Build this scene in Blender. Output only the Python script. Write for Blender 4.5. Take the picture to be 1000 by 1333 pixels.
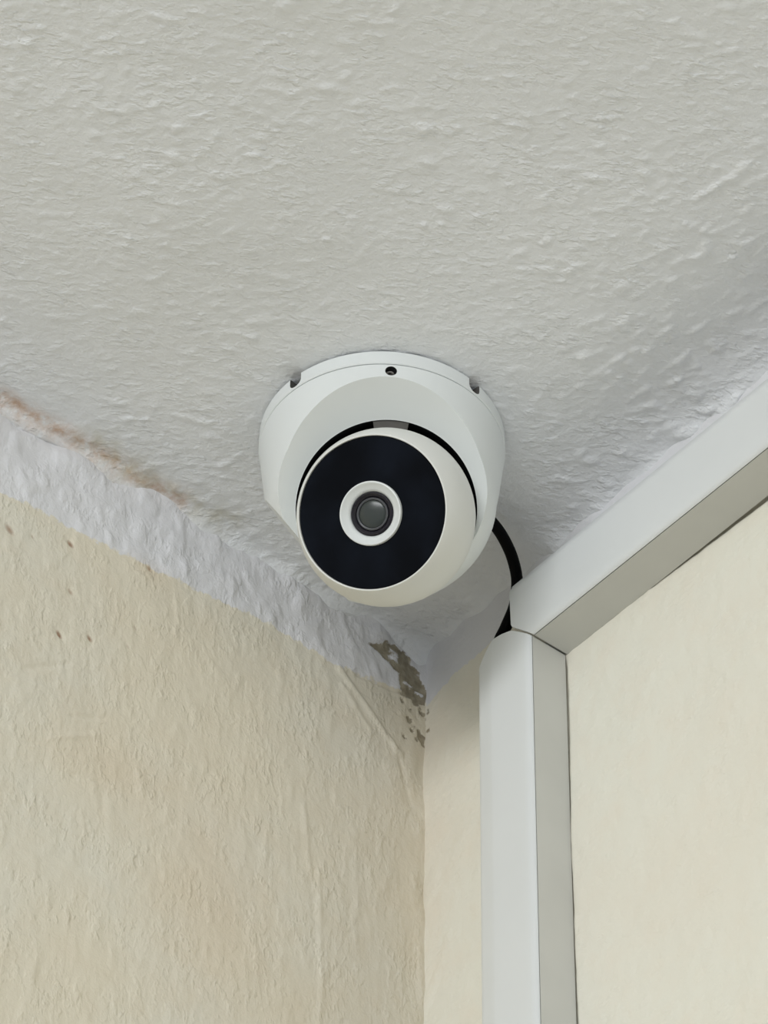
import bpy, bmesh, math
import numpy as np
from mathutils import Vector, Matrix

# ------------------------------------------------------------------ reset
for o in list(bpy.data.objects):
    bpy.data.objects.remove(o, do_unlink=True)
scn = bpy.context.scene
COL = scn.collection
MM = 0.001
ZC = 2.6                       # ceiling height (m); the room corner is at x = y = 0


def W(x, y, z):                # millimetres from the upper room corner -> metres
    return Vector((x * MM, y * MM, ZC + z * MM))


# ------------------------------------------------------------------ camera
YAW, PITCH, ROLL = 0.8932, 0.7895, 0.0157
F = Vector((math.cos(YAW) * math.cos(PITCH), math.sin(YAW) * math.cos(PITCH), math.sin(PITCH)))
R0 = Vector((math.sin(YAW), -math.cos(YAW), 0))
U0 = R0.cross(F)
Rv = R0 * math.cos(ROLL) + U0 * math.sin(ROLL)
Uv = -R0 * math.sin(ROLL) + U0 * math.cos(ROLL)
cd = bpy.data.cameras.new('camera')
cam = bpy.data.objects.new('camera', cd)
COL.objects.link(cam)
M = Matrix((Rv, Uv, -F)).transposed().to_4x4()
M.translation = W(-757.04, -911.58, -1111.79)
cam.matrix_world = M
cd.sensor_fit = 'HORIZONTAL'
cd.sensor_width = 36.0
cd.lens = 5.0346 * 36.0
cd.clip_start = 0.01
cd.clip_end = 50
scn.camera = cam

# ------------------------------------------------------------------ world, light, exposure
w = bpy.data.worlds.new('world')
scn.world = w
w.use_nodes = True
w.node_tree.nodes['Background'].inputs[0].default_value = (0.92, 0.965, 1.0, 1)
w.node_tree.nodes['Background'].inputs[1].default_value = 0.54


def area(name, loc, target, sx, sy, power, col):
    l = bpy.data.lights.new(name, 'AREA')
    l.shape = 'RECTANGLE'
    l.size, l.size_y, l.energy, l.color = sx, sy, power, col
    o = bpy.data.objects.new(name, l)
    COL.objects.link(o)
    o.location = loc
    o.rotation_euler = (Vector(target) - Vector(loc)).to_track_quat('-Z', 'Y').to_euler()
    return o


# daylight through the window on the left, behind the photographer
area('window_light', (-2.85, -1.6, 2.2), (0, 0, 2.5), 1.5, 0.75, 41, (0.97, 0.985, 1.0))

vs = scn.view_settings
vs.view_transform = 'Standard'
vs.look = 'None'
vs.gamma = 1.0
vs.exposure = 0.0
vs.use_curve_mapping = False


# ------------------------------------------------------------------ material helpers
def srgb(r, g, b):
    f = lambda c: c / 12.92 if c <= 0.04045 else ((c + 0.055) / 1.055) ** 2.4
    return (f(r / 255), f(g / 255), f(b / 255), 1)


class NT:
    def __init__(self, name):
        self.m = bpy.data.materials.new(name)
        self.m.use_nodes = True
        self.t = self.m.node_tree
        self.b = self.t.nodes['Principled BSDF']

    def n(self, kind, **kw):
        nd = self.t.nodes.new(kind)
        for k, v in kw.items():
            if k in nd.inputs.keys():
                nd.inputs[k].default_value = v
            else:
                setattr(nd, k, v)
        return nd

    def l(self, a, b):
        self.t.links.new(a, b)

    def attr(self, name):
        return self.n('ShaderNodeAttribute', attribute_name=name).outputs['Fac']

    def math(self, op, a, b=None, clamp=False):
        nd = self.t.nodes.new('ShaderNodeMath')
        nd.operation = op
        nd.use_clamp = clamp
        for i, v in enumerate((a, b)):
            if v is None:
                continue
            if isinstance(v, (int, float)):
                nd.inputs[i].default_value = v
            else:
                self.l(v, nd.inputs[i])
        return nd.outputs[0]

    def noise(self, scale, detail=2.0, rough=0.5, vec=None):
        nd = self.n('ShaderNodeTexNoise')
        nd.inputs['Scale'].default_value = scale
        nd.inputs['Detail'].default_value = detail
        nd.inputs['Roughness'].default_value = rough
        if vec is None:
            vec = self.n('ShaderNodeTexCoord').outputs['Object']
        self.l(vec, nd.inputs['Vector'])
        return nd.outputs['Fac']

    def ramp(self, fac, stops):
        nd = self.n('ShaderNodeMapRange')
        nd.clamp = True
        (a, b), = stops
        nd.inputs['From Min'].default_value = a
        nd.inputs['From Max'].default_value = b
        self.l(fac, nd.inputs['Value'])
        return nd.outputs['Result']

    def mix(self, fac, a, b):
        nd = self.n('ShaderNodeMix', data_type='RGBA')
        if isinstance(fac, (int, float)):
            nd.inputs[0].default_value = fac
        else:
            self.l(fac, nd.inputs[0])
        for i, v in ((6, a), (7, b)):
            if isinstance(v, tuple):
                nd.inputs[i].default_value = v
            else:
                self.l(v, nd.inputs[i])
        return nd.outputs[2]

    def strokes(self, rot, sa, sb, rng, dist, fine_scale, fine_dist):
        # trowel and brush strokes: stretched noise plus a fine grain, as one height in metres
        tc = self.n('ShaderNodeTexCoord').outputs['Object']
        vr = self.n('ShaderNodeVectorRotate', rotation_type='EULER_XYZ')
        vr.inputs['Rotation'].default_value = rot
        self.l(tc, vr.inputs['Vector'])
        vm = self.n('ShaderNodeVectorMath', operation='MULTIPLY')
        vm.inputs[1].default_value = (sa, sb, sb)
        self.l(vr.outputs[0], vm.inputs[0])
        a = self.ramp(self.noise(1.0, 2.0, 0.55, vm.outputs[0]), [rng])
        a = self.math('MULTIPLY', a, self.ramp(self.noise(55, 2.0), [(0.32, 0.68)]))
        h = self.math('ADD', self.math('MULTIPLY', a, dist), self.math('MULTIPLY', self.noise(fine_scale, 3.0, 0.6), fine_dist))
        self.bump(h, 1.0, 1.0)

    def bump(self, h, strength, dist):
        nd = self.n('ShaderNodeBump')
        nd.inputs['Strength'].default_value = strength
        nd.inputs['Distance'].default_value = dist
        self.l(h, nd.inputs['Height'])
        self.l(nd.outputs[0], self.b.inputs['Normal'])


def plain(name, col, rough=0.5, spec=0.5, metal=0.0, bump=None, mottle=None, coat=0.0):
    k = NT(name)
    k.b.inputs['Roughness'].default_value = rough
    k.b.inputs['Specular IOR Level'].default_value = spec
    k.b.inputs['Metallic'].default_value = metal
    k.b.inputs['Coat Weight'].default_value = coat
    if mottle:
        sc, amt = mottle
        f = k.ramp(k.noise(sc, 3.0), [(0.35, 0.65)])
        dark = tuple(c * (1 - amt) for c in col[:3]) + (1,)
        k.l(k.mix(f, dark, col), k.b.inputs['Base Color'])
    else:
        k.b.inputs['Base Color'].default_value = col
    if bump:
        sc, st, ds = bump
        k.bump(k.noise(sc, 3.0), st, ds)
    return k.m


# --- painted plaster: colours and stains belong to the surface, some corner shade is tinted in, relief is in the mesh plus a fine bump
IMG_ROT = (0, 0, 0.69 - 0.12)
BAND = srgb(224, 224, 226)
CREAM_L = srgb(226, 218, 198)
CREAM_R = srgb(233, 229, 215)

k = NT('ceiling_plaster')
k.b.inputs['Roughness'].default_value = 0.75
k.b.inputs['Specular IOR Level'].default_value = 0.25
c1 = k.mix(k.ramp(k.noise(9, 3), [(0.3, 0.7)]), srgb(234, 236, 238), srgb(239, 241, 243))
st = k.math('MULTIPLY', k.attr('stain_shade'), k.ramp(k.noise(170, 4, 0.65), [(0.30, 0.66)]), clamp=True)
c1 = k.mix(k.math('MULTIPLY', st, 0.95, clamp=True), c1, srgb(198, 170, 148))
st2 = k.math('MULTIPLY', k.attr('stain_shade2'), k.ramp(k.noise(130, 3), [(0.3, 0.7)]), clamp=True)
c1 = k.mix(k.math('MULTIPLY', st2, 0.6), c1, srgb(188, 180, 152))
k.l(c1, k.b.inputs['Base Color'])
k.strokes(IMG_ROT, 1 / 0.0046, 1 / 0.0026, (0.48, 0.76), 0.00062, 520, 0.00040)
MAT_CEIL = k.m


def wall_mat(name, cream, cream2, cream3, bump, rot):
    k = NT(name)
    k.b.inputs['Roughness'].default_value = 0.7
    k.b.inputs['Specular IOR Level'].default_value = 0.3
    c = k.mix(k.ramp(k.noise(11, 2), [(0.38, 0.62)]), cream, cream2)
    c = k.mix(k.math('MULTIPLY', k.ramp(k.noise(60, 4, 0.6), [(0.45, 0.75)]), 0.5), c, cream3)
    # white ceiling paint brought a little way down the wall, with a ragged brushed edge
    e = k.math('ADD', k.attr('paint'), k.math('MULTIPLY', k.math('SUBTRACT', k.noise(240, 3, 0.6), 0.5), 7.0))
    c = k.mix(k.ramp(e, [(-0.5, 0.5)]), c, BAND)
    # flaked plaster
    e = k.math('ADD', k.attr('peel'), k.math('MULTIPLY', k.math('SUBTRACT', k.noise(330, 3, 0.6), 0.5), 6.0))
    pc = k.mix(k.ramp(k.noise(260, 3), [(0.35, 0.65)]), srgb(138, 130, 112), srgb(166, 158, 138))
    c = k.mix(k.ramp(e, [(-0.35, 0.35)]), c, pc)
    c = k.mix(k.math('MULTIPLY', k.ramp(k.attr('pit'), [(0.35, 0.8)]), 0.8), c, srgb(140, 100, 72))
    c = k.mix(k.math('MULTIPLY', k.attr('stain_shade'), 0.32, clamp=True), c, srgb(202, 168, 128))  # stain patches plus the tan tint towards the corner
    k.l(c, k.b.inputs['Base Color'])
    k.strokes(rot, 1 / 0.0044, 1 / 0.0024, (0.46, 0.78), bump * 0.001, 600, 0.00022)
    return k.m


MAT_WL = wall_mat('wall_left_plaster', CREAM_L, srgb(225, 220, 204), srgb(220, 209, 187), 0.50, (0, math.pi / 2, 0))
MAT_WR = wall_mat('wall_right_plaster', CREAM_R, srgb(234, 232, 219), srgb(234, 226, 210), 0.24, (0, math.pi / 2, math.pi / 2))
MAT_PVC = plain('trunking_plastic', srgb(226, 229, 229), 0.38, 0.4, mottle=(14, 0.03), bump=(300, 0.04, 0.0004))
MAT_PVC2 = plain('trunking_channel_plastic', srgb(208, 208, 202), 0.45, 0.4, mottle=(30, 0.05), bump=(300, 0.05, 0.0004))
MAT_SHELL = plain('camera_shell_plastic', srgb(230, 234, 233), 0.42, 0.45, bump=(900, 0.04, 0.0003), mottle=(40, 0.02))
MAT_BALL = plain('eyeball_plastic', srgb(228, 229, 224), 0.40, 0.45, bump=(900, 0.04, 0.0003), mottle=(40, 0.02))
MAT_SOCKET = plain('socket_black', (0.004, 0.004, 0.005, 1), 0.7, 0.2)
MAT_TAB_NOTCH = plain('tab_notch_shade_grey', srgb(92, 90, 86), 0.6, 0.3, mottle=(300, 0.15))  # grey of the tab, also painted inside the rim notches as shade
MAT_FACE = plain('smoked_faceplate', (0.0055, 0.0075, 0.0125, 1), 0.08, 0.10, mottle=(45, 0.65))  # mottle paints dust smudges and faint bluish reflections into the base colour
MAT_BARREL = plain('lens_barrel', (0.012, 0.010, 0.016, 1), 0.35, 0.4)
MAT_GLASS = plain('lens_glass', (0.045, 0.053, 0.050, 1), 0.22, 0.4)
MAT_IRIS = plain('lens_iris', (0.085, 0.088, 0.095, 1), 0.3, 0.5)
MAT_CABLE = plain('cable_rubber', (0.002, 0.002, 0.0025, 1), 0.6, 0.08)
MAT_SCREW = plain('screw_steel', (0.20, 0.19, 0.18, 1), 0.35, 0.5, metal=0.9)
MAT_HOLE = plain('screw_hole_dark', (0.02, 0.02, 0.02, 1), 0.6, 0.3)
MAT_FLOOR = plain('floor_tile', srgb(150, 150, 150), 0.5, 0.4, mottle=(6, 0.12))


# ------------------------------------------------------------------ object helpers
def link(name, mesh, mats, parent=None, smooth=None):
    o = bpy.data.objects.new(name, mesh)
    COL.objects.link(o)
    for m in (mats if isinstance(mats, (list, tuple)) else [mats]):
        mesh.materials.append(m)
    if smooth is not None:
        mesh.shade_smooth()
        mesh.set_sharp_from_angle(angle=math.radians(smooth))
    if parent is not None:
        o.parent = parent
    return o


def tag(o, label=None, cat=None, kind=None, group=None):
    for key, v in (('label', label), ('category', cat), ('kind', kind), ('group', group)):
        if v:
            o[key] = v
    return o


def empty(name, loc):
    o = bpy.data.objects.new(name, None)
    o.empty_display_size = 0.02
    o.location = loc
    COL.objects.link(o)
    return o


# ------------------------------------------------------------------ plaster relief (numpy)
NPX, STEP = 1024, 0.5


def field(seed, la, lb, ang=0.0):
    """stationary noise, correlation la along `ang` and lb across it (mm), unit variance"""
    rng = np.random.default_rng(seed)
    wn = rng.standard_normal((NPX, NPX))
    fx = np.fft.fftfreq(NPX, STEP)[:, None]
    fy = np.fft.fftfreq(NPX, STEP)[None, :]
    a = fx * math.cos(ang) + fy * math.sin(ang)
    b = -fx * math.sin(ang) + fy * math.cos(ang)
    q = (a * la) ** 2 + (b * lb) ** 2
    flt = np.exp(-2 * math.pi ** 2 * q) - np.exp(-2 * math.pi ** 2 * q * 9)
    r = np.fft.ifft2(np.fft.fft2(wn) * flt).real
    return r / r.std()


def samp(fl, u, v):
    x = (u / STEP) % NPX
    y = (v / STEP) % NPX
    i = np.floor(x).astype(int)
    j = np.floor(y).astype(int)
    a, b = x - i, y - j
    i, j = i % NPX, j % NPX
    i2, j2 = (i + 1) % NPX, (j + 1) % NPX
    return fl[i, j] * (1 - a) * (1 - b) + fl[i2, j] * a * (1 - b) + fl[i, j2] * (1 - a) * b + fl[i2, j2] * a * b


def sstep(a, b, x):
    t = np.clip((x - a) / (b - a), 0, 1)
    return t * t * (3 - 2 * t)


def axis_coords(dense, step, end):
    a = list(np.arange(-4.0, dense, step))
    d = step
    while a[-1] < end:
        d *= 1.22
        a.append(min(a[-1] + d, end))
    return np.array(a)


def ridge(n, t=0.7):
    return np.maximum(n - t, 0)


def poly_dist(px, py, pts, closed=False):
    """distance to a polyline, plus the inside test when closed (positive inside)"""
    best = np.full(px.shape, 1e9)
    inside = np.zeros(px.shape, bool)
    seq = list(zip(pts, pts[1:] + ([pts[0]] if closed else [])))
    for (x0, y0), (x1, y1) in seq:
        dx, dy = x1 - x0, y1 - y0
        t = np.clip(((px - x0) * dx + (py - y0) * dy) / (dx * dx + dy * dy + 1e-9), 0, 1)
        best = np.minimum(best, np.hypot(px - x0 - t * dx, py - y0 - t * dy))
        if closed:
            c = ((y0 > py) != (y1 > py)) & (px < (x1 - x0) * (py - y0) / (y1 - y0 + 1e-12) + x0)
            inside ^= c
    return np.where(inside, best, -best) if closed else best


def grid_mesh(name, P, shape, attrs):
    nu, nv = shape
    idx = np.arange(nu * nv).reshape(nu, nv)
    quads = np.stack([idx[:-1, :-1], idx[1:, :-1], idx[1:, 1:], idx[:-1, 1:]], -1).reshape(-1, 4)
    me = bpy.data.meshes.new(name)
    me.vertices.add(nu * nv)
    me.vertices.foreach_set('co', P.reshape(-1).astype(np.float32))
    me.loops.add(quads.size)
    me.loops.foreach_set('vertex_index', quads.reshape(-1).astype(np.int32))
    me.polygons.add(len(quads))
    me.polygons.foreach_set('loop_start', np.arange(0, quads.size, 4, dtype=np.int32))
    me.update(calc_edges=True)
    me.shade_smooth()
    for k_, v in attrs.items():
        a = me.attributes.new(k_, 'FLOAT', 'POINT')
        a.data.foreach_set('value', v.reshape(-1).astype(np.float32))
    return me


IMG_ANG = math.atan2(-0.64, 0.77)
big = field(3, 45, 45)
mid = field(4, 9, 7)
fine = field(5, 1.0, 1.0)

# ---- ceiling: x, y run from the corner out into the room (negative)
a1 = axis_coords(395, 0.78, 3000)
X, Y = np.meshgrid(-a1, -a1, indexing='ij')
s_main = samp(field(11, 3.0, 1.25, IMG_ANG + 0.12), X, Y)
s_alt = samp(field(12, 1.9, 1.15, IMG_ANG - 0.35), X, Y)
s_tr = samp(field(13, 2.8, 1.3, math.radians(-82)), X, Y)
wr = sstep(-130, -40, X) * sstep(-100, -190, Y)
patchy = 0.55 + 0.45 * sstep(-0.8, 1.0, samp(field(14, 22, 16), X, Y))
H = 0.26 * patchy * (ridge(s_main, 0.6) * (1 - 0.5 * wr) + 1.0 * ridge(s_alt, 0.75))
H += 0.55 * wr * ridge(s_tr, 0.35) * patchy
H += 0.10 * samp(mid, X, Y) + 0.035 * samp(fine, X, Y) + 0.9 * samp(big, X, Y)
blob = samp(field(15, 1.4, 1.4), X, Y)
H += 0.55 * ridge(blob, 2.6)
H -= 3.2 * np.exp(-((X + 26) / 24) ** 2) * sstep(-80, -190, Y)   # a shallow trough along the right-hand wall
dY = np.maximum(-Y, 0)
crease = np.exp(-dY / 7.0)
rf = np.clip(7.0 + 1.5 * samp(field(17, 9, 9), X, Y), 4, 11)
H += rf - np.sqrt(np.maximum(rf ** 2 - np.clip(rf - dY, 0, rf) ** 2, 0)) + 0.8 * crease * samp(field(16, 5, 3), X, Y) + (2.5 + 1.2 * sstep(-55, -95, Y)) * np.exp(-np.maximum(-X, 0) / 6.0) * (1 + 0.35 * samp(field(18, 5, 5), X, Y))
near_dome = np.exp(-(np.hypot(X + 91.9, Y + 83.1) / 52) ** 8)
H = H * (1 - near_dome) + (-0.3) * near_dome
fade = np.exp(-(np.maximum(np.maximum(-X, -Y) - 395, 0) / 120))
H *= fade
P = np.stack([X * MM, Y * MM, ZC - H * MM], -1)
ds = poly_dist(X, Y, [(-260, -3), (-222.5, -4.0), (-199.5, -4.1), (-180.8, -4.4), (-166.8, -5.5), (-146, -5), (-134, -6)])
stain_shade = np.exp(-(ds / 4.2) ** 2) * 1.1
ds2 = poly_dist(X, Y, [(-180, -10), (-146.3, -6.3), (-126.0, -8.4), (-112, -9)])
stain2 = np.exp(-(ds2 / 7.5) ** 2)
ceil = link('ceiling', grid_mesh('ceiling', P, X.shape, {'stain_shade': stain_shade, 'stain_shade2': stain2}), MAT_CEIL)
tag(ceil, 'rough white plastered ceiling with brown damp staining along the left edge', kind='structure')

# ---- left wall: plane y = 0, runs along -x
a2 = axis_coords(262, 0.8, 3000)
a3 = axis_coords(330, 0.8, 2600)
X, Z = np.meshgrid(-a2, -a3, indexing='ij')
edge_pts = [(-3000, -56), (-300, -48), (-214.5, -44.9), (-196.4, -42.5), (-174.8, -43.0), (-150.5, -41.1), (-134.2, -40.2), (-120.4, -39.2),
            (-99.6, -36.9), (-78.4, -35.4), (-46.4, -36.6), (-34.3, -34.5), (-13.9, -29.5), (0, -29.3), (20, -29)]
paint = Z - np.interp(X, [p[0] for p in edge_pts], [p[1] for p in edge_pts])
band = sstep(-2, 3, paint)
v_str = samp(field(21, 1.4, 3.6), X, Z)            # strokes run up and down
v_long = samp(field(22, 1.8, 14.0), X, Z)
v_sml = samp(field(23, 0.9, 1.6), X, Z)
H = 0.16 * ridge(v_str, 0.3) + 0.10 * v_long * 0.6 + 0.045 * v_sml + 0.09 * samp(mid, X, Z) + 0.7 * samp(big, X, Z)
H += band * (0.38 * ridge(samp(field(24, 1.8, 3.4, 0.15), X, Z), 0.1) + 0.25 * samp(field(25, 4, 4), X, Z))
H += 0.35 * band
H += 0.8 * np.exp(-np.maximum(-Z, 0) / 9.0) * samp(field(26, 6, 3), X, Z)
dx_ = np.maximum(-X, 0)
H += 0.5 * np.exp(-dx_ / 10) * samp(field(27, 3, 9), X, Z)
# scored trowel marks
for (x0, z0, x1, z1, wd, ht) in [(-196, -128, -176, -113, 1.1, -.45), (-172, -137, -158, -130, 0.9, -.5), (-180, -153, -160, -140, 1.2, .5),
                                 (-190, -160, -168, -155, 1.0, -.4), (-170, -165, -156, -161, 1.0, -.45), (-202, -136, -184, -131, 1.3, .4),
                                 (-46, -38, -14, -66, 1.6, .9), (-44, -46, -30, -62, 1.5, .45), (-16, -62, -8, -90, 1.2, -.4),
                                 (-54, -150, -50, -215, 1.3, .45), (-36, -120, -34, -160, 1.6, .35), (-62, -120, -58, -150, 1.2, .4)]:
    H += 1.1 * ht * np.exp(-(poly_dist(X, Z, [(x0, z0), (x1, z1)]) / wd) ** 2)
crack = np.exp(-(poly_dist(X, Z, [(-36.6, -35.5), (-26.8, -33.9), (-19.6, -32.7), (-13.3, -32.1)]) / 0.9) ** 2)
H -= 0.9 * crack
peel = poly_dist(X, Z, [(-30.7, -14.4), (-25.4, -10.7), (-20.0, -7.5), (-16.3, -7.6), (-11.7, -6.8), (-8.5, -7.9), (-7.1, -11.2), (-3.9, -15.0),
                        (-2.9, -19.2), (-1.5, -21.3), (-0.2, -25.8), (0, -31.4), (-6.0, -34.4), (-7.9, -31.7), (-13.3, -33.0), (-14.2, -27.9),
                        (-15.2, -21.9), (-20.7, -19.3), (-26.2, -16.0)], True)
for (x0, z0, r) in [(-12.8, -36, 1.0), (-2.4, -36.9, 1.5), (-9.1, -44.6, 1.5), (-7.7, -49.4, 1.1), (-3.0, -51.4, 1.9), (-6.8, -46.5, 0.9),
                    (-11.7, -55, 0.7), (-4.1, -48.3, 0.9), (-5.0, -41.0, 0.5), (-2.0, -54.0, 1.0), (-5.5, -53.0, 0.7), (-8.5, -39.0, 0.5)]:
    peel = np.maximum(peel, r - np.hypot((X - x0) * 1.1 + (Z - z0) * 0.3, (Z - z0) * 0.8))
for (x0, z0, rx, rz) in [(-9.5, -25.5, 2.6, 0.9), (-4.0, -26.5, 2.2, 0.8), (-17.5, -13.5, 2.0, 2.6)]:     # islands of paint left standing
    peel = np.minimum(peel, (np.hypot((X - x0) / rx, (Z - z0) / rz) - 1) * 1.2)
H -= 0.7 * sstep(-0.6, 0.6, peel)
pit = np.zeros_like(X)
for (x0, z0, r, s) in [(-208.1, -61.4, 2.6, .75), (-197.5, -58.4, 1.4, .6), (-179.9, -51.1, 1.7, .9), (-178, -76, 1.6, .7), (-181.3, -100.8, 1.6, 1.0),
                       (-167.3, -94.3, 1.5, .9), (-142.6, -41.5, 1.5, .8), (-146.9, -76.1, 1.5, .55), (-149.7, -88.1, 1.8, .5)]:
    g = s * np.exp(-((X - x0) ** 2 + ((Z - z0) * 0.9) ** 2 + 0.9 * (X - x0) * (Z - z0)) / r ** 2)
    pit = np.maximum(pit, g)
H -= 0.8 * pit
stain_shade = 0.55 * np.exp(-(((X + 105) / 26) ** 2 + ((Z + 190) / 46) ** 2)) + 0.4 * np.exp(-(((X + 150) / 22) ** 2 + ((Z + 150) / 16) ** 2)) \
    + 0.5 * np.exp(-(((X + 142) / 9) ** 2 + ((Z + 43) / 5) ** 2)) + 0.25 * np.exp(-(dx_ / 70) ** 2) * sstep(-20, -60, Z)  # last term tints corner shade into the wall colour
fade = np.exp(-(np.maximum(np.maximum(-X - 262, -Z - 330), 0) / 120))
H *= fade
P = np.stack([X * MM, -H * MM, ZC + Z * MM], -1)
wl = link('wall_left', grid_mesh('wall_left', P, X.shape, {'paint': paint, 'peel': peel, 'pit': pit, 'stain_shade': stain_shade}), MAT_WL)
tag(wl, 'cream plastered wall with a white painted band under the ceiling and flaking corner', kind='structure')

# ---- right wall: plane x = 0, runs along -y
a2 = axis_coords(235, 0.85, 3000)
a3 = axis_coords(335, 0.85, 2600)
Yw, Z = np.meshgrid(-a2, -a3, indexing='ij')
ep = [(-3000, -27), (-42.3, -26), (-30.7, -26.7), (-19.9, -26.5), (-10, -30), (-3.2, -32.3), (0, -30), (20, -29)]
paint = Z - np.interp(Yw, [p[0] for p in ep], [p[1] for p in ep])
H = 0.10 * ridge(samp(field(31, 2.2, 4.0), Yw, Z), 0.4) + 0.05 * samp(field(32, 1.2, 2.0), Yw, Z) + 0.10 * samp(mid, Yw, Z) + 0.8 * samp(big, Yw, Z)
H += 1.6 * np.exp(-np.maximum(-Z, 0) / 5.0)
H += 0.3 * ridge(samp(field(33, 3, 5, 0.4), Yw, Z), 0.6) * np.exp(-np.maximum(-Yw, 0) / 40)
H -= 2.4 * np.exp(-((Yw + 85.6) / 1.5) ** 2) * sstep(-60, -75, Z) + 3.0 * np.exp(-((Z + 62.8) / 3.2) ** 2) * sstep(-95, -240, Yw)               # the wall falls away beside the trunking: a thin dark gap
peel = np.full(Yw.shape, -9.0)
for (y0, z0, r) in [(-0.8, -40.1, 1.2), (-2.6, -46.7, 0.9), (-3.1, -36.8, 0.9), (-1.0, -43.5, 0.6)]:
    peel = np.maximum(peel, r - np.hypot(Yw - y0, (Z - z0) * 0.8))
stain_shade = 0.45 * np.exp(-(np.maximum(-Yw, 0) / 26) ** 2) * sstep(-300, -60, Z) * sstep(-25, -45, Z)  # tan tint, strongest at the corner, fading further down
fade = np.exp(-(np.maximum(np.maximum(-Yw - 235, -Z - 335), 0) / 120))
H *= fade
P = np.stack([-H * MM, Yw * MM, ZC + Z * MM], -1)[:, ::-1]
fl = lambda q: q[:, ::-1]
wrt = link('wall_right', grid_mesh('wall_right', P, Yw.shape, {'paint': fl(paint), 'peel': fl(peel), 'pit': fl(Yw * 0), 'stain_shade': fl(stain_shade)}), MAT_WR)
tag(wrt, 'pale cream plastered wall carrying the white trunking', kind='structure')

me = bpy.data.meshes.new('floor')
me.from_pydata([(0, 0, 0), (-3, 0, 0), (-3, -3, 0), (0, -3, 0)], [], [(0, 1, 2, 3)])
tag(link('floor', me, MAT_FLOOR), 'plain beige floor', kind='structure')


# ------------------------------------------------------------------ turret camera
DX, DY = -91.9, -83.1
dome = empty('security_camera', W(DX, DY, 0))
tag(dome, 'white turret security camera with a round black face, screwed to the ceiling', 'camera')
q3 = Vector((-757.04 - DX, -911.58 - DY, 0)).normalized()       # the side with the set screw faces into the room
l3 = Vector((0, 0, 1)).cross(q3) * 1.0
if l3.dot(Rv) < 0:
    l3 = -l3
D3 = Vector((0, 0, -1))


def loc3(l, q, h):
    return (l3 * l + q3 * q + D3 * h) * MM


def lathe_bm(profile, origin, axis, seg=96, cap=True, bm=None):
    """profile: (r, t) in mm, t along axis; closed ends when r = 0"""
    bm = bm or bmesh.new()
    axis = axis.normalized()
    e1 = axis.orthogonal().normalized()
    e2 = axis.cross(e1)
    rings = []
    for r, t in profile:
        if r < 1e-6:
            rings.append([bm.verts.new(origin + axis * t * MM)])
        else:
            rings.append([bm.verts.new(origin + (axis * t + (e1 * math.cos(2 * math.pi * i / seg) + e2 * math.sin(2 * math.pi * i / seg)) * r) * MM)
                          for i in range(seg)])
    for a, b in zip(rings, rings[1:]):
        for i in range(seg):
            j = (i + 1) % seg
            if len(a) == 1 and len(b) == 1:
                continue
            if len(a) == 1:
                bm.faces.new((a[0], b[i], b[j]))
            elif len(b) == 1:
                bm.faces.new((a[i], b[0], a[j]))
            else:
                bm.faces.new((a[i], b[i], b[j], a[j]))
    bmesh.ops.recalc_face_normals(bm, faces=bm.faces)
    return bm


def to_mesh(name, bm):
    me = bpy.data.meshes.new(name)
    bm.to_mesh(me)
    bm.free()
    return me


def boolean(o, cutters):
    """subtract solid meshes from o, then bake the result; cutters are removed again"""
    tmp = []
    for me, mat in cutters:
        c = bpy.data.objects.new('cut', me)
        me.materials.append(mat)
        c.parent = o.parent
        COL.objects.link(c)
        md = o.modifiers.new('b', 'BOOLEAN')
        md.operation = 'DIFFERENCE'
        md.solver = 'EXACT'
        md.object = c
        md.material_mode = 'TRANSFER'
        tmp.append(c)
    bpy.context.view_layer.update()
    dg = bpy.context.evaluated_depsgraph_get()
    new = bpy.data.meshes.new_from_object(o.evaluated_get(dg))
    o.modifiers.clear()
    o.data = new
    for c in tmp:
        bpy.data.objects.remove(c, do_unlink=True)
    new.shade_smooth()
    new.set_sharp_from_angle(angle=math.radians(28))


def radial(alpha):
    return (q3 * math.cos(alpha) + l3 * math.sin(alpha)).normalized()


# mounting base with cable/knock-out notches in its rim
RB = 48.9
prof = [(0, 0.7), (RB - 0.6, 0.7), (RB, 1.3), (RB, 7.5), (RB - 0.35, 7.9), (0, 7.9)]
base = link('mounting_base', to_mesh('mounting_base', lathe_bm(prof, Vector((0, 0, 0)), D3, 128)), MAT_SHELL, dome, 30)


def slot(alpha, w_, h0, h1, r0, r1):
    rd = radial(alpha)
    tg = rd.cross(D3).normalized()
    pts = [(-w_, h0), (w_, h0)] + [(w_ * math.cos(t), h1 - w_ * 0.9 + w_ * 0.9 * math.sin(t)) for t in [i * math.pi / 8 for i in range(9)]]
    bm = bmesh.new()
    A = [bm.verts.new((tg * a + D3 * b + rd * r0) * MM) for a, b in pts]
    B = [bm.verts.new((tg * a + D3 * b + rd * r1) * MM) for a, b in pts]
    n = len(pts)
    bm.faces.new(A)
    bm.faces.new(B[::-1])
    for i in range(n):
        bm.faces.new((A[i], A[(i + 1) % n], B[(i + 1) % n], B[i]))
    bmesh.ops.recalc_face_normals(bm, faces=bm.faces)
    return to_mesh('slot', bm)


boolean(base, [(slot(math.radians(-44.5), 3.0, -1.0, 7.2, 44.0, 54), MAT_TAB_NOTCH), (slot(math.radians(47), 3.0, -1.0, 7.2, 44.0, 54), MAT_TAB_NOTCH)])  # notch walls coloured dark grey to imitate the shade inside

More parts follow.
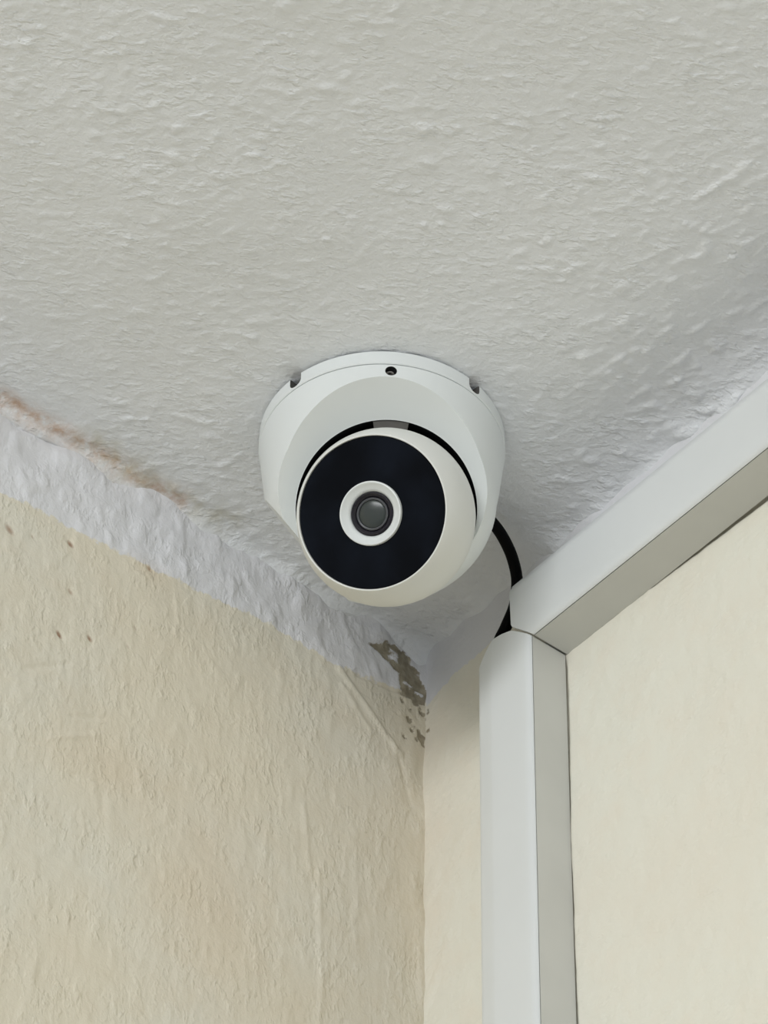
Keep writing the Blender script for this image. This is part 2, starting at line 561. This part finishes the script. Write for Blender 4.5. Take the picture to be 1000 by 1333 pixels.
# housing: tapered drum ending in a sphere, cut by a slanted plane, socket for the eyeball
HC, RS = 33.8, 45.3
CS = 37.0
prof = [(0, 8.15), (48.3, 8.15), (48.6, 8.5), (48.3, 11), (47.4, 19), (46.3, 28), (RS, HC)]
prof += [(RS * math.cos(t), HC + CS * math.sin(t)) for t in [i * math.pi / 2 / 26 for i in range(1, 26)]] + [(0, HC + CS)]
H_PROF = prof
n_cut = (q3 * 0.777 + D3 * 0.629).normalized()
m_dn = (q3 * -0.629 + D3 * 0.777).normalized()
hc = D3 * HC * MM
co = hc + n_cut * 25.6 * MM


BALL = loc3(2.0, 7.8, 51.3)
RBALL = 34.7
sock_c = BALL - m_dn * 3.1 * MM + l3 * 0.1 * MM
prof = [(35.25 * math.sin(t), -35.25 * math.cos(t)) for t in [i * math.pi / 48 for i in range(49)]]
prof[0], prof[-1] = (0, -35.25), (0, 35.25)
S_AL = math.radians(3.6)
s_dir = radial(S_AL)
s_pos = s_dir * 48.2 * MM + D3 * 11.6 * MM
housing = link('housing', to_mesh('housing', lathe_bm(H_PROF, Vector((0, 0, 0)), D3, 144)), MAT_SHELL, dome, 28)
dish = to_mesh('dish', lathe_bm([(0, -2.3), (30, -2.3), (35.4, -1.9), (78, -1.9 + 42.6 * math.tan(math.radians(33))), (78, 60), (0, 60)], sock_c, n_cut, 160))
sock = to_mesh('sock', lathe_bm(prof, sock_c, n_cut, 128))
hole = to_mesh('hole', lathe_bm([(0, -5), (2.3, -5), (2.3, 4), (0, 4)], s_pos, s_dir, 32))
EL = math.radians(46.3)
v3 = q3 * math.cos(EL) + D3 * math.sin(EL)
u3 = q3 * math.sin(EL) - D3 * math.cos(EL)
c_lip = (l3 * -0.74 + u3 * -0.64 + v3 * 0.06).normalized()       # the lip is cut back on the side the eyeball leans to
lip = to_mesh('lip', lathe_bm([(0, 31.0), (90, 31.0), (90, 90), (0, 90)], BALL, c_lip, 64))
boolean(housing, [(dish, MAT_SHELL), (lip, MAT_SHELL), (sock, MAT_SOCKET), (hole, MAT_HOLE)])

# set screw inside the hole, with a hexagon socket
bm = lathe_bm([(0, -2.6), (0.9, -2.6), (0.9, -1.5), (1.5, -1.3), (1.9, -1.7), (1.9, -4.5), (0, -4.5)], s_pos - l3 * 0.25 * MM + D3 * 0.2 * MM, s_dir, 6 * 4)
tag(link('set_screw', to_mesh('set_screw', bm), MAT_SCREW, dome, 30), 'small steel set screw in the rim of the housing')

# grey friction tab above the ball
bm = bmesh.new()
up = -m_dn
ang0, ang1 = math.radians(-9.5), math.radians(13.5)
rows = []
for i in range(13):
    t = ang0 + (ang1 - ang0) * i / 12
    d = up * math.cos(t) + l3 * math.sin(t)
    rows.append([bm.verts.new(sock_c + d * r * MM + n_cut * s * MM) for r, s in ((32.2, -2.6), (35.1, -2.6), (34.3, -7.0), (32.2, -7.0))])
for a, b in zip(rows, rows[1:]):
    for i in range(4):
        bm.faces.new((a[i], a[(i + 1) % 4], b[(i + 1) % 4], b[i]))
bm.faces.new(rows[0])
bm.faces.new(rows[-1][::-1])
bmesh.ops.recalc_face_normals(bm, faces=bm.faces)
tag(link('friction_tab', to_mesh('friction_tab', bm), MAT_TAB_NOTCH, dome, 40), 'grey tab in the dark gap above the eyeball')

# eyeball
EL = math.radians(46.3)
v3 = q3 * math.cos(EL) + D3 * math.sin(EL)
u3 = q3 * math.sin(EL) - D3 * math.cos(EL)
ax = (l3 * -0.33 + u3 * 0.13 + v3 * 0.935).normalized()
RF = 29.5                                                     # faceplate radius
T0 = math.sqrt(RBALL ** 2 - (RF + 1.0) ** 2)
tmax = math.acos(T0 / RBALL)
prof = [(RBALL * math.sin(t), RBALL * math.cos(t)) for t in [math.pi - i * (math.pi - tmax) / 46 for i in range(47)]]
prof[0] = (0, -RBALL)
prof += [(RF + 0.8, T0 + 0.3), (RF + 0.5, T0 + 0.38), (RF + 0.25, T0 + 0.3), (RF + 0.15, T0), (RF + 0.15, T0 - 1.5), (0, T0 - 1.5)]
ball = link('eyeball', to_mesh('eyeball', lathe_bm(prof, BALL, ax, 128)), MAT_BALL, dome, 35)

sh = lambda pr: [(r, t + T0 - 18.3) for r, t in pr]
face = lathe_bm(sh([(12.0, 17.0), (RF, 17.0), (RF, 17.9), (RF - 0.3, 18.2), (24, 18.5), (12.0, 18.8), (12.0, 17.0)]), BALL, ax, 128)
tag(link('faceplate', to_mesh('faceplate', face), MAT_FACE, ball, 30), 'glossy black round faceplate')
LC = BALL - u3 * 0.6 * MM
bz = lathe_bm(sh([(12.5, 17.2), (12.5, 20.0), (12.35, 20.4), (11.9, 20.5), (11.4, 20.2), (11.1, 19.7), (9.8, 19.2), (8.8, 18.3), (8.5, 17.2), (12.5, 17.2)]), LC, ax, 96)
tag(link('lens_bezel', to_mesh('lens_bezel', bz), MAT_SHELL, ball, 40), 'white ring around the lens')
br = lathe_bm(sh([(8.5, 16.9), (8.45, 18.2), (7.9, 18.5), (7.3, 18.2), (6.7, 17.6), (6.3, 16.9), (8.5, 16.9)]), LC, ax, 72)
link('lens_barrel', to_mesh('lens_barrel', br), MAT_BARREL, ball, 40)
ir = lathe_bm(sh([(6.4, 17.0), (6.35, 17.75), (6.0, 17.95), (5.6, 17.8), (5.4, 17.0), (6.4, 17.0)]), LC, ax, 72)
link('retaining_ring', to_mesh('retaining_ring', ir), MAT_IRIS, ball, 40)
gl = lathe_bm(sh([(5.5, 16.9)] + [(5.5 * math.cos(t), 17.2 + 0.8 * math.sin(t)) for t in [i * math.pi / 2 / 10 for i in range(10)]] + [(0, 18.0)]), LC, ax, 72)
tag(link('lens', to_mesh('lens', gl), MAT_GLASS, ball, 60), 'dark grey glass lens')


# ------------------------------------------------------------------ cable
def tube(name, pts, rad, mat, seg=16, sub=10):
    pts = [Vector(p) for p in pts]
    P_ = [pts[0] * 2 - pts[1]] + pts + [pts[-1] * 2 - pts[-2]]
    path = []
    for i in range(1, len(P_) - 2):
        for s in range(sub):
            t = s / sub
            a, b, c, d = P_[i - 1:i + 3]
            path.append(0.5 * ((2 * b) + (c - a) * t + (2 * a - 5 * b + 4 * c - d) * t * t + (3 * b - a - 3 * c + d) * t ** 3))
    path.append(pts[-1])
    bm = bmesh.new()
    nrm = None
    rings = []
    for i, p in enumerate(path):
        tg = (path[min(i + 1, len(path) - 1)] - path[max(i - 1, 0)]).normalized()
        nrm = tg.orthogonal().normalized() if nrm is None else (nrm - tg * nrm.dot(tg)).normalized()
        bn = tg.cross(nrm)
        rings.append([bm.verts.new(p + (nrm * math.cos(2 * math.pi * k_ / seg) + bn * math.sin(2 * math.pi * k_ / seg)) * rad) for k_ in range(seg)])
    for a, b in zip(rings, rings[1:]):
        for k_ in range(seg):
            bm.faces.new((a[k_], b[k_], b[(k_ + 1) % seg], a[(k_ + 1) % seg]))
    bm.faces.new(rings[0])
    bm.faces.new(rings[-1][::-1])
    bmesh.ops.recalc_face_normals(bm, faces=bm.faces)
    return link(name, to_mesh(name, bm), mat, None, 50)


cab = tube('cable', [W(-43.6, -83.5, -5.2), W(-36, -83, -8), W(-28, -81, -10.0), W(-20, -77.7, -13.4), W(-14, -74, -17.7), W(-11, -71, -22), W(-10, -68.0, -30),
                     W(-9, -61.5, -36.2), W(-9, -56.8, -42.5), W(-9.2, -57.5, -56), W(-9.5, -62, -75), W(-9.5, -65, -110), W(-9.5, -66, -160)],
           2.4 * MM, MAT_CABLE)
tag(cab, 'black cable looping from behind the ceiling camera into the trunking', 'cable')


# ------------------------------------------------------------------ trunking
def extrude(name, prof, fa, fb, place, mats, parent, smooth=35):
    """closed profile (s, w) swept from fa(s) to fb(s); place(s, w, t) -> metres"""
    bm = bmesh.new()
    A = [bm.verts.new(place(s, w_, fa(s))) for s, w_ in prof]
    B = [bm.verts.new(place(s, w_, fb(s))) for s, w_ in prof]
    n = len(prof)
    for i in range(n):
        bm.faces.new((A[i], A[(i + 1) % n], B[(i + 1) % n], B[i]))
    bmesh.ops.triangle_fill(bm, use_beauty=True, edges=[e for e in bm.edges if e.verts[0] in A and e.verts[1] in A])
    bmesh.ops.triangle_fill(bm, use_beauty=True, edges=[e for e in bm.edges if e.verts[0] in B and e.verts[1] in B])
    bmesh.ops.recalc_face_normals(bm, faces=bm.faces)
    return link(name, to_mesh(name, bm), mats, parent, smooth)


def dens(prof, step=1.5):
    """subdivide straight runs so that the end cut can follow a slanted line"""
    out = []
    for a, b in zip(prof, prof[1:] + prof[:1]):
        n = max(1, int(abs(b[0] - a[0]) / step))
        for i in range(n):
            t = i / n
            out.append((a[0] + (b[0] - a[0]) * t, a[1] + (b[1] - a[1]) * t))
    return out


def channel(wd, D, th=1.3, back=0.25):
    return dens([(0, back), (wd, back), (wd, D), (wd - th, D), (wd - th, back + th), (th, back + th), (th, D), (0, D)])


def lid(wd, D, rise, ch):
    outer = [(0.0, D + 0.45), (0.15, D + 0.9), (0.6, D + 1.5), (1.4, D + 2.0), (2.6, D + 2.35), (4.2, D + rise - 0.08), (6, D + rise), (wd - ch, D + rise), (wd - ch + 1.5, D + rise - 0.15),
             (wd - 2.0, D + 1.15), (wd - 0.5, D + 0.7), (wd, D + 0.2)]
    inner = [(wd, D - 0.5), (wd - 1.2, D + 0.15), (wd - ch, D + rise - 1.2), (6, D + rise - 1.2), (1.6, D + 0.9), (1.2, D + 0.45)]
    return dens(outer + inner)


DS = 17.3
# vertical run on the right wall
WV = 32.2
YV = -86.9
tv = empty('vertical_cable_trunking', W(0, YV + WV / 2, -2595))
tag(tv, 'white plastic cable trunking running down the right wall, top end cut at a slant', 'cable trunking')
off = -Vector(tv.location)
ZT = lambda s: float(np.interp(YV + s, [-89.5, -87, -77, -71, -66.5, -61, -54], [-66.0, -64.6, -55.8, -53.6, -52.8, -55.2, -60.8]))
pv = lambda s, w_, t: W(-w_, YV + s, t) + off
extrude('channel', channel(WV, DS), ZT, lambda s: -2595.0, pv, MAT_PVC2, tv)
extrude('lid', lid(WV, DS, 2.6, 10.5), ZT, lambda s: -2595.0, pv, MAT_PVC, tv)

# horizontal run below the ceiling on the right wall
WH = 35.6
ZB = -64.9
th_ = empty('horizontal_cable_trunking', W(0, -1500, ZB))
tag(th_, 'white plastic cable trunking running along the right wall just below the ceiling', 'cable trunking')
off2 = -Vector(th_.location)
YS = lambda s: float(np.interp(ZB + s, [-66, -64.9, -54.6, -53, -31, -20], [-89.2, -88.2, -77.8, -77.0, -76.2, -76.0]))
ph = lambda s, w_, t: W(-w_, t, ZB + s) + off2
extrude('channel', channel(WH, DS), YS, lambda s: -2990.0, ph, MAT_PVC2, th_)
extrude('lid', lid(WH, DS, 2.6, 6.0), YS, lambda s: -2990.0, ph, MAT_PVC, th_)
